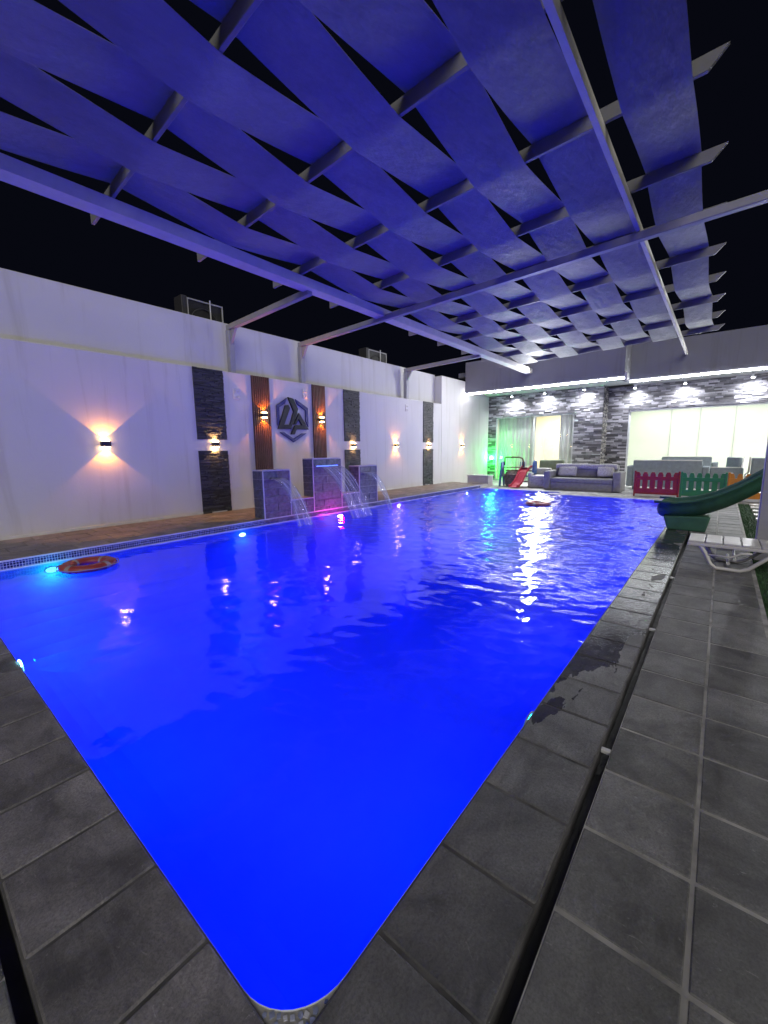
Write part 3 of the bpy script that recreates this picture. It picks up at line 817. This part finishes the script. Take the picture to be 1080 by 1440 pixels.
# ledgestone fields
def ledge(x, y0, y1, z0, z1, axis='x', name='ledgestone_field', pale=False):
    m = MB(); z = z0
    while z < z1-.01:
        h = min(random.choice((.055, .065, .08)), z1-z); y = y0
        while y < y1-.001:
            l = min(random.uniform(.14, .40), y1-y)
            if y1-y-l < .08: l = y1-y
            g = random.choice((.07, .10, .15, .23, .33, .44)) * random.uniform(.85, 1.15)
            c = (g, g*.97, g*1.05); d = random.uniform(.01, .05)
            if axis == 'x': m.box(x-d, x, y+.002, y+l-.002, z+.002, z+h-.002, c)
            else: m.box(y+.002, y+l-.002, x-d, x, z+.002, z+h-.002, c)
            y += l
        z += h
    o = m.build(name, M['ledge'], hs, recalc=False); o['kind'] = 'stuff'; return o
CY = 4.22
WTH = .25
hpart('wall', XL+.001, XL+WTH, DY1, WY-.01, 0, SZ-.004, M['fascia']); hpart('wall', XL+.001, XL+WTH, CY+.052, DY0, 0, SZ-.004, M['fascia']); hpart('wall', XL+.001, XL+WTH, DY0+.001, DY1-.001, DTOP, SZ-.004, M['fascia'])
hpart('wall', XL+.002+WTH, XR+WTH, CY+.053, CY+.25, 0, SZ-.004, M['fascia'])
hpart('wall', XR+.001, XR+WTH, VY1, CY+.05, 0, SZ-.003, M['fascia']); hpart('wall', XR+.001, XR+WTH, -9, VY1-.001, VTOP, SZ-.003, M['fascia']); hpart('wall', XR+.001, XR+WTH, -9, VY0, 0, VTOP-.001, M['fascia'])
ledge(XL, DY1, WY-.012, 0, SZ-.006); ledge(XL, CY+.0, DY0, 0, SZ-.006); ledge(XL, DY0, DY1, DTOP, SZ-.006)
ledge(CY+.05, XL+.0, XR-.05, 0, SZ-.006, 'y')
ledge(XR, VY1, CY, 0, SZ-.005); ledge(XR, VY0, VY1, VTOP, SZ-.005)
# pebble-faced corner column strip
pc = MB()
for _ in range(420):
    x = random.uniform(XL+.06, XR-.08); z = random.uniform(.02, SZ-.05); r = random.uniform(.02, .045); g = random.choice((.08, .3, .42, .55))
    pc.prism([(x+r*math.cos(a*1.047+z), z+r*.7*math.sin(a*1.047+z)) for a in range(6)], lambda u, v: (u, CY-.0005, v), lambda u, v: (u, CY-.03, v), (g*1.05, g, g*.88))
o = pc.build('pebble_cladding', M['ledge'], hs); o['kind'] = 'stuff'
# left sliding door with curtains
dr_ = put('sliding_door', None, hs)
def fr(parent, x, y0, y1, z0, z1, t, m, name='frame'):
    for a in ((y0, y0+t, z0, z1), (y1-t, y1, z0, z1), (y0+t+.001, y1-t-.001, z1-t, z1), (y0+t+.001, y1-t-.001, z0, z0+t)):
        MB().box(x, x+.07, *a).build(name, m, parent)
fr(dr_, XL+.05, DY0, DY1, .02, DTOP-.002, .06, M['frame'])
for a, c in ((DY0+.062, 7.26), (7.27, DY1-.062)):
    MB().box(XL+.08, XL+.088, a, c, .085, DTOP-.066).build('pane', M['glass'], dr_)
MB().box(XL+.07, XL+.10, 7.235, 7.295, .085, DTOP-.066).build('stile', M['frame'], dr_)
def curtain(x, y0, y1, z0, z1, label=None):
    m = MB(); nn = int((y1-y0)/.025); rows = 6
    for r in range(rows+1):
        for i in range(nn+1):
            y = lerp(y0, y1, i/nn); t = r/rows
            m.v.append((x + .045*math.sin(y*34+math.sin(y*7)*1.5) + .012*math.sin(y*90+t*2), y + .02*math.sin(t*5+y*11)*(1-t), lerp(z0, z1, t)))
    for r in range(rows):
        for i in range(nn):
            a = r*(nn+1)+i; m.f.append((a, a+1, a+nn+2, a+nn+1)); m.c.append(None)
    o = m.build('curtain', M['curtain'], hs, recalc=False, smooth=True)
    return o
curtain(XL+.28, 7.24, DY1-.03, .03, DTOP-.05); curtain(XL+.28, DY0+.02, 6.08, .03, DTOP-.05)
# rooms
def room(x0, x1, y0, y1, h, m, name):
    r = MB()
    r.quad((x1,y0,0.004),(x1,y1,0.004),(x1,y1,h),(x1,y0,h)); r.quad((x0,y0,0.004),(x1,y0,0.004),(x1,y0,h),(x0,y0,h)); r.quad((x1,y1,0.004),(x0,y1,0.004),(x0,y1,h),(x1,y1,h))
    r.quad((x0,y0,h),(x1,y0,h),(x1,y1,h),(x0,y1,h)); r.quad((x0,y0,0.004),(x0,y1,0.004),(x1,y1,0.004),(x1,y0,0.004))
    return r.build(name, m, hs, recalc=False)
room(XL+WTH+.01, 24.5, CY+.26, WY-.02, 3.6, M['room_cream'], 'inner_room')
room(XR+WTH+.01, 25.2, -8.9, CY+.04, 3.7, M['room_wall'], 'living_room')
for y in (2.1, .95, -.35, -1.7): MB().box(25.17, 25.196, y-.012, y+.012, .05, 3.6).build('wall_joint', M['trim'], hs)
fd = put('inner_door', None, hs)
MB().box(24.44, 24.49, 7.10, 8.0, .01, 2.35).build('door_leaf', M['frame'], fd, bevel=.01); MB().box(24.43, 24.495, 7.02, 7.095, .01, 2.43).build('door_frame', M['room_cream'], fd); MB().box(24.43, 24.495, 8.005, 8.08, .01, 2.43).build('door_frame', M['room_cream'], fd)
lamp('room_light', 'AREA', hs, (22.6, 6.8, 3.55), 330, (1, .93, .72), (0, 0, -1), shape='RECTANGLE', size=1.5, size_y=1.5)
lamp('room_light', 'AREA', hs, (23.5, 1.2, 3.65), 185, (.95, 1, .91), (0, 0, -1), shape='RECTANGLE', size=2.2, size_y=5)
lamp('room_light', 'AREA', hs, (23.5, -4.2, 3.65), 185, (.95, 1, .91), (0, 0, -1), shape='RECTANGLE', size=2.2, size_y=5)
wn = put('picture_window', None, hs)
fr(wn, XR+.05, VY0, VY1, .03, VTOP-.002, .07, M['frame'])
ys = [VY1-.072, .98, -1.42, -3.7, VY0+.072]
for a, c in zip(ys, ys[1:]): MB().box(XR+.08, XR+.09, c+.004, a-.004, .101, VTOP-.075).build('pane', M['glass'], wn)
# eave spotlights
cone = MB().tube([(0, 0, 0), (0, 0, -.05), (-.02, 0, -.09), (-.035, 0, -.17)], [.03, .03, .055, .06], 12).mesh('lamp_can', M['trim'], smooth=False)
lens = MB().tube([(-.036, 0, -.172), (-.037, 0, -.178)], [.052, .052], 12).mesh('lens', M['spot_lens'])
names = ['leftmost white spotlight under the eaves, nearest the boundary wall', 'second white spotlight under the eaves, above the sliding door', 'third white spotlight under the eaves, above the sofa', 'first white spotlight under the recessed eaves, just right of the LED step', 'middle white spotlight under the recessed eaves above the large window', 'rightmost white spotlight under the eaves']
for (x, y, z), lb in zip(((XL-.42, 8.22, SZ), (XL-.42, 6.64, SZ), (XL-.42, 4.93, SZ), (XR-.42, 3.14, SZ+.001), (XR-.42, 1.39, SZ+.001), (XR-.42, -.66, SZ+.001)), names):
    t = thing('eave_spotlight', lb, 'spotlight', (x, y, z), 0, 'spotlights under the eaves')
    put('lamp_can', cone, t); put('lens', lens, t)
    lamp('beam', 'SPOT', t, (-.02, 0, -.20), 330, (.92, .95, 1), (.30, 0, -1), spot_size=R_(150), spot_blend=1.0, shadow_soft_size=.05)

# green garden light by the door
gt = thing('green_wall_light', 'small glowing green light on the ledgestone left of the sliding door', 'wall light', (XL-.06, 9.36, 1.05))
MB().box(-.10, .0, -.07, .07, -.10, .06).build('lamp_housing', M['frame_dark'], gt, bevel=.02)
MB().tube([(-.06, 0, .061), (-.06, 0, .13), (-.06, 0, .18)], [.085, .075, .03], 12).build('lens', emit('green_lens', (.06, 1, .16), 400), gt)
lamp('glow', 'AREA', gt, (-.42, -.22, .10), 110, (.01, 1, .06), (1, -.2, .06), shape='DISK', size=.12)
bx = thing('low_block', 'low white plastered block at the foot of the boundary wall near the house', 'block', (16.62, 7.75, 0))
MB().box(0, .5, 0, 1.0, -.01, .44).build('block_body', M['plaster'], bx, bevel=.015); MB().box(-.015, .515, -.015, 1.015, .4405, .475).build('block_cap', M['trim'], bx, bevel=.008)

# ------------------------------------------------------------------ furniture
def rbox(x0, x1, y0, y1, z0, z1, bev): return MB().box(x0, x1, y0, y1, z0, z1).mesh('cushion', None, bevel=bev, seg=3, smooth=False)
def soft(parent, name, m, dims, bev=.05, loc=(0,0,0), rot=(0,0,0)):
    mb = MB(); mb.box(*dims); me = mb.mesh(name, m, bevel=bev, seg=3, smooth=True)
    return put(name, me, parent, loc, rot)
sf = thing('sofa', 'long grey three-seat sofa with pale cushions facing the pool', 'sofa', (16.55, 2.72, 0))
soft(sf, 'base', M['upholstery'], (0.03, 1.0, .02, 2.62, .0, .30), .03)
soft(sf, 'seat', M['upholstery'], (0.0, .80, .24, 2.40, .301, .47), .05)
soft(sf, 'backrest', M['upholstery'], (.74, 1.02, .20, 2.44, .47, .97), .07)
soft(sf, 'arm', M['upholstery'], (-.02, 1.0, -.02, .235, .002, .74), .07); soft(sf, 'arm', M['upholstery'], (-.02, 1.0, 2.405, 2.66, .002, .74), .07)
soft(sf, 'top_roll', M['cushion'], (.66, .84, .22, 2.42, .80, 1.0), .08)
soft(sf, 'cushion', M['cushion'], (-.09, .09, -.28, .28, -.19, .19), .08, (.66, .60, .70), (0, .3, .1))
soft(sf, 'cushion', M['cushion'], (-.09, .09, -.34, .34, -.19, .19), .08, (.66, 1.95, .70), (0, .3, -.08))
ac = thing('armchair', 'patterned grey armchair with a pale seat beside the left end of the sofa', 'armchair', (16.95, 5.45, 0))
soft(ac, 'base', M['cushion'], (0, .85, .0, .62, .0, .40), .05); soft(ac, 'seat', M['white_plastic'], (.02, .62, .06, .56, .401, .52), .05)
soft(ac, 'backrest', M['cushion'], (.62, .86, .0, .62, .402, .80), .06); soft(ac, 'arm', M['cushion'], (-.01, .8, .56, .70, .002, .62), .05)
gc = thing('olive_armchair', 'olive green rounded chair back behind the sofa and armchair', 'armchair', (18.3, 5.15, 0))
soft(gc, 'backrest', M['olive'], (0, .18, 0, 1.02, .35, 1.12), .08); soft(gc, 'seat', M['olive'], (.182, .75, .04, .98, .25, .50), .06)
for y in (.08, .94):
    MB().box(.03, .09, y-.03, y+.03, 0, .36).build('leg', M['frame_dark'], gc); MB().box(.65, .71, y-.03, y+.03, 0, .26).build('leg', M['frame_dark'], gc)

def lounge_sofa(name, loc, ln, h, label, mat):
    t = thing(name, label, 'sofa', loc)
    soft(t, 'backrest', M[mat], (0, .2, 0, ln, .12, h), .04); soft(t, 'seat', M[mat], (.202, .85, .1, ln-.1, .12, .45), .05)
    soft(t, 'arm', M[mat], (.0, .85, -.2, -.002, .12, h-.2), .04); soft(t, 'arm', M[mat], (.0, .85, ln+.002, ln+.2, .12, h-.2), .04)
    soft(t, 'top_edge', M['white_plastic'], (.0, .2, .02, ln-.02, h+.001, h+.028), .008)
    for y in (.05, ln-.05):
        for x in (.05, .78): MB().box(x-.03, x+.03, y-.03, y+.03, 0, .119).build('leg', M['frame_dark'], t)
lounge_sofa('lounge_sofa', (18.4, .50, 0), 2.12, 1.10, 'long blue grey sofa seen from behind, in front of the large window', 'blue_grey')
lounge_sofa('lounge_sofa', (20.1, .28, 0), 1.6, 1.20, 'lower pale topped sofa farther back, right against the large window', 'blue_grey')
def side_chair(loc, rz, label):
    t = thing('lounge_chair', label, 'chair', loc, rz, 'blue grey lounge chairs by the window')
    soft(t, 'seat', M['blue_grey'], (-.3, .3, -.3, .3, .36, .48), .04); soft(t, 'backrest', M['blue_grey'], (-.32, -.20, -.3, .3, .485, 1.22), .05)
    for s in (-1, 1):
        MB().tube([(-.33, s*.34, 1.24), (-.25, s*.34, .75), (.0, s*.34, .68), (.3, s*.34, .66), (.32, s*.34, .0)], .028, 8).build('arm_frame', M['white_plastic'], t, smooth=True)
        MB().tube([(-.29, s*.34, .64), (-.36, s*.34, 0)], .026, 8).build('leg', M['white_plastic'], t, smooth=True)
side_chair((18.9, -.15, 0), 2.2, 'white framed lounge chair turned sideways between the two sofas and the tall chair')
side_chair((18.6, -1.05, 0), .1, 'tall backed lounge chair at the right, partly behind the slide')
sofa3 = thing('lounge_sofa', 'dark blue grey low sofa with white edge behind the green fence', 'sofa', (18.6, -.62, 0))
soft(sofa3, 'backrest', M['blue_grey'], (0, .18, 0, .9, .1, .86), .04); soft(sofa3, 'seat', M['blue_grey'], (.182, .7, 0, .9, .1, .42), .04); soft(sofa3, 'top_edge', M['white_plastic'], (0, .18, .01, .89, .861, .885), .008)

# toddler fence
def fence(y_hi, y_lo, mat, label, x=15.9):
    t = thing('toddler_fence', label, 'fence', (x, y_lo, 0), 0, 'plastic toddler fence panels'); ln = y_hi-y_lo
    n = 6; p = ln/n
    for k in range(n):
        c = p*(k+.5); wd = p*.36
        MB().prism([(c-wd, .10), (c+wd, .10), (c+wd, .72), (c+wd*.55, .80), (c-wd*.55, .80), (c-wd, .72)], lambda u, v: (-.018, u, v), lambda u, v: (.018, u, v)).build('picket', M[mat], t, bevel=.006)
    for z0, z1 in ((.08, .27), (.54, .66)): MB().box(-.028, .028, .012, ln-.012, z0, z1).build('rail', M[mat], t, bevel=.008)
    for y in (.03, ln-.03): MB().box(-.04, .04, y-.028, y+.028, .0, .84).build('post', M[mat], t, bevel=.01)
    MB().box(-.09, .09, .06, ln-.06, .001, .078).build('foot_bar', M['trim'], t, bevel=.01)
fence(2.20, .95, 'dark_red', 'dark red plastic picket fence panel at the far pool edge')
fence(.945, -.19, 'fence_green', 'green plastic picket fence panel between the red and orange ones')
fence(-.195, -1.30, 'fence_orange', 'orange plastic picket fence panel at the right end')

# toddler slide set
ks = thing('toddler_slide', 'small red and blue plastic toddler slide with a brown hoop near the house', 'toddler slide', (16.35, 6.35, 0))
m = MB(); pts = [(0.02, .06), (.12, .07), (.35, .22), (.75, .66), (.95, .80), (1.10, .82)]
for (xa, za) in pts:
    pass
def trough(pts, w0, side, m, thick=.03):
    n = len(pts)
    sec = [(-w0, side), (-w0+.03, side), (-w0+.04, .0), (w0-.04, .0), (w0-.03, side), (w0, side), (w0, -thick), (-w0, -thick)]
    for x, z, y in pts:
        for (u, v) in sec: m.v.append((x, y+u, z+v))
    k = len(sec)
    for i in range(n-1):
        for q in range(k): m.f.append((i*k+q, i*k+(q+1) % k, (i+1)*k+(q+1) % k, (i+1)*k+q)); m.c.append(None)
    m.f += [tuple(range(k)), tuple((n-1)*k+q for q in reversed(range(k)))]; m.c += [None, None]
trough([(x, z, lerp(.20, -.02, i/5)) for i, (x, z) in enumerate(pts)], .19, .09, m); m.build('slide_chute', M['red_plastic'], ks, bevel=.008)
for y, c in ((-.30, 'blue_plastic'),):
    MB().prism([(.78, 0), (1.36, 0), (1.26, 1.08), (1.02, 1.12), (.92, 1.02)], lambda u, v: (u, y-.04, v), lambda u, v: (u, y+.04, v)).build('side_panel', M[c], ks, bevel=.015)
MB().prism([(.60, 0), (.68, 0), (.76, .42), (.98, .42), (1.06, 0), (1.14, 0), (1.00, 1.05), (.90, 1.10), (.74, 1.02)], lambda u, v: (u, 1.00, v), lambda u, v: (u, 1.07, v)).build('ladder_panel', M['blue_plastic'], ks, bevel=.012)
for i, z in enumerate((.22, .45, .68)): MB().box(1.0, 1.3, -.2, .95, z-.025, z+.025).build('rung', M['blue_plastic'] if i % 2 else M['brown_plastic'], ks, bevel=.01)
MB().tube([(1.0, .98, .9)] + [(1.0, .98 - .0 - .06*(1-math.cos(a*.2618*1)), 1.15+.1*math.sin(a*.2618)) for a in range(0, 7)] + [(1.0, .35, 1.25), (1.0, .20, 1.2), (1.0, .15, 1.05), (1.0, .15, .84)], .035, 10).build('hoop', M['brown_plastic'], ks, smooth=True)
for y in (.12, .21, .30): MB().tube([(1.02, y, .82), (1.02, y, 1.06)], .02, 8).build('guard_bar', M['blue_plastic'], ks, smooth=True)
MB().box(.86, 1.3, -.25, .98, .80, .835).build('platform', M['brown_plastic'], ks, bevel=.01)
kb = thing('toy_basket', 'brown patterned round basket beside the red toddler slide', 'basket', (17.3, 6.95, 0))
MB().tube([(0, 0, 0), (0, 0, .1), (0, 0, .45), (0, 0, .62), (0, 0, .70)], [.24, .30, .34, .26, .10], 18).build('basket_body', plain('basket', (.13, .11, .085), .8, 0, .6, 22, .6, .01), kb, smooth=True)
MB().tube([(.33*math.cos(k*.3142), .33*math.sin(k*.3142), .50) for k in range(20)], .022, 6, True).build('rim', M['brown_plastic'], kb, smooth=True)

# green pool slide
gs = thing('pool_slide', 'dark green curved plastic water slide running down to the right pool edge', 'slide', (9.98, 0, 0))
path = [(.95, .40), (.62, .39), (.30, .45), (.0, .57), (-.30, .75), (-.66, 1.03), (-1.1, 1.42), (-1.7, 2.0), (-2.2, 2.4)]
m = MB(); sec = []
NS = 15
for k in range(NS):
    a = math.pi*(1.0 + k/(NS-1)); sec.append((.40*math.cos(a), .33*math.sin(a)+.13))
secI = [(u*.88, v*.90+.012) for u, v in reversed(sec)]
lip0 = [(.41, .125), (.40, .085)] ; lip1 = [(-.40, .085), (-.41, .125)]
full = [(-.47, .13), (-.46, .17)] + [(-.37, .16)] + secI[::-1][1:-1] + [(.37, .16), (.46, .17), (.47, .13)] + sec[::-1][1:-1]
for (y, z) in path:
    for (u, v) in full: m.v.append((u, y, z+v))
k = len(full)
for i in range(len(path)-1):
    for q in range(k): m.f.append((i*k+q, i*k+(q+1) % k, (i+1)*k+(q+1) % k, (i+1)*k+q)); m.c.append(None)
m.f += [tuple(range(k)), tuple((len(path)-1)*k+q for q in reversed(range(k)))]; m.c += [None, None]
ch = m.build('chute', M['slide_green'], gs, smooth=True); sb_ = ch.modifiers.new('smooth', 'SUBSURF'); sb_.levels = 1; sb_.render_levels = 2
MB().prism([(.72, .0), (.12, .0), (.06, .30), (.80, .26)], lambda u, v: (-.30, u, v), lambda u, v: (.30, u, v)).build('support_block', M['slide_green'], gs, bevel=.03, seg=2)
for s in (-.25, .25): MB().tube([(s, -1.75, 1.92), (s, -1.75, -.03)], .045, 10).build('leg', M['steel_dark'], gs)
MB().tube([(-.46, y, z+.15) for y, z in path], .026, 8).build('rim_tube', M['slide_green'], gs, smooth=True); MB().tube([(.46, y, z+.15) for y, z in path], .026, 8).build('rim_tube', M['slide_green'], gs, smooth=True)

# sun lounger
lo = thing('sun_lounger', 'white plastic slatted sun lounger on the right deck edge', 'sun lounger', (6.78, .26, 0), 0)
WX0, WX1 = 0., .58
for i in range(9):
    y1 = -.006 - i*.185; y0 = y1 - .172
    MB().box(WX0, WX1, y0, y1, .335, .362).build('slat', M['white_plastic'], lo, bevel=.009, seg=2)
MB().box(WX0-.025, WX0+.02, -1.72, .0, .295, .334).build('side_rail', M['white_plastic'], lo, bevel=.012, seg=2)
MB().box(WX1-.02, WX1+.025, -1.72, .0, .295, .334).build('side_rail', M['white_plastic'], lo, bevel=.012, seg=2)
for x in (WX0, WX1):
    MB().tube([(x, -.14, .30), (x, -.19, .22), (x, -.26, .07), (x, -.32, .022), (x, -.56, .022), (x, -.64, .06), (x, -.78, .20), (x, -.88, .30)], .024, 8).build('leg_loop', M['white_plastic'], lo, smooth=True)
    MB().tube([(x, -.20, .19), (x, -.46, .185), (x, -.56, .25), (x, -.66, .26)], .014, 8).build('brace', M['white_plastic'], lo, smooth=True)
MB().tube([(WX0, -.44, .10), (WX1, -.44, .10)], .018, 8).build('cross_bar', M['white_plastic'], lo)
MB().tube([(WX0, -.50, .16), (WX1, -.50, .16)], .018, 8).build('cross_bar', M['white_plastic'], lo)

# life rings afloat
def ring(x, y, label, rz):
    t = thing('life_ring', label, 'life ring', (x, y, WZ+.035), rz, 'orange life rings floating in the pool')
    R0, r0 = .265, .088
    m = MB(); ns = 40
    for i in range(ns):
        a = 6.2832*i/ns
        for k in range(12):
            b_ = 6.2832*k/12; rr = R0 + r0*math.cos(b_)
            m.v.append((rr*math.cos(a), rr*math.sin(a), .62*r0*math.sin(b_)))
    for i in range(ns):
        for k in range(12): m.f.append((i*12+k, ((i+1) % ns)*12+k, ((i+1) % ns)*12+(k+1) % 12, i*12+(k+1) % 12)); m.c.append(None)
    m.build('ring_body', M['ring_orange'], t, smooth=True)
    for q in range(4):
        a0 = q*1.5708; m = MB()
        for i in range(5):
            a = a0 + (i-2)*.05
            for k in range(12):
                b_ = 6.2832*k/12; rr = R0 + (r0+.004)*math.cos(b_); m.v.append((rr*math.cos(a), rr*math.sin(a), (.62*r0+.004)*math.sin(b_)))
        for i in range(4):
            for k in range(12): m.f.append((i*12+k, (i+1)*12+k, (i+1)*12+(k+1) % 12, i*12+(k+1) % 12)); m.c.append(None)
        m.build('band', M['ring_band'], t, smooth=True)
    MB().tube([((R0+r0+.012+.02*math.sin(a*.7854)**2)*math.cos(a*.19635), (R0+r0+.012+.02*math.sin(a*.7854)**2)*math.sin(a*.19635), .005) for a in range(32)], .007, 6, True).build('grab_rope', M['ring_band'], t, smooth=True)
ring(1.76, 7.0, 'orange life ring floating by the mosaic edge near the green lamp', .5)
ring(12.03, 4.03, 'small looking orange life ring floating at the far end of the pool', 0)
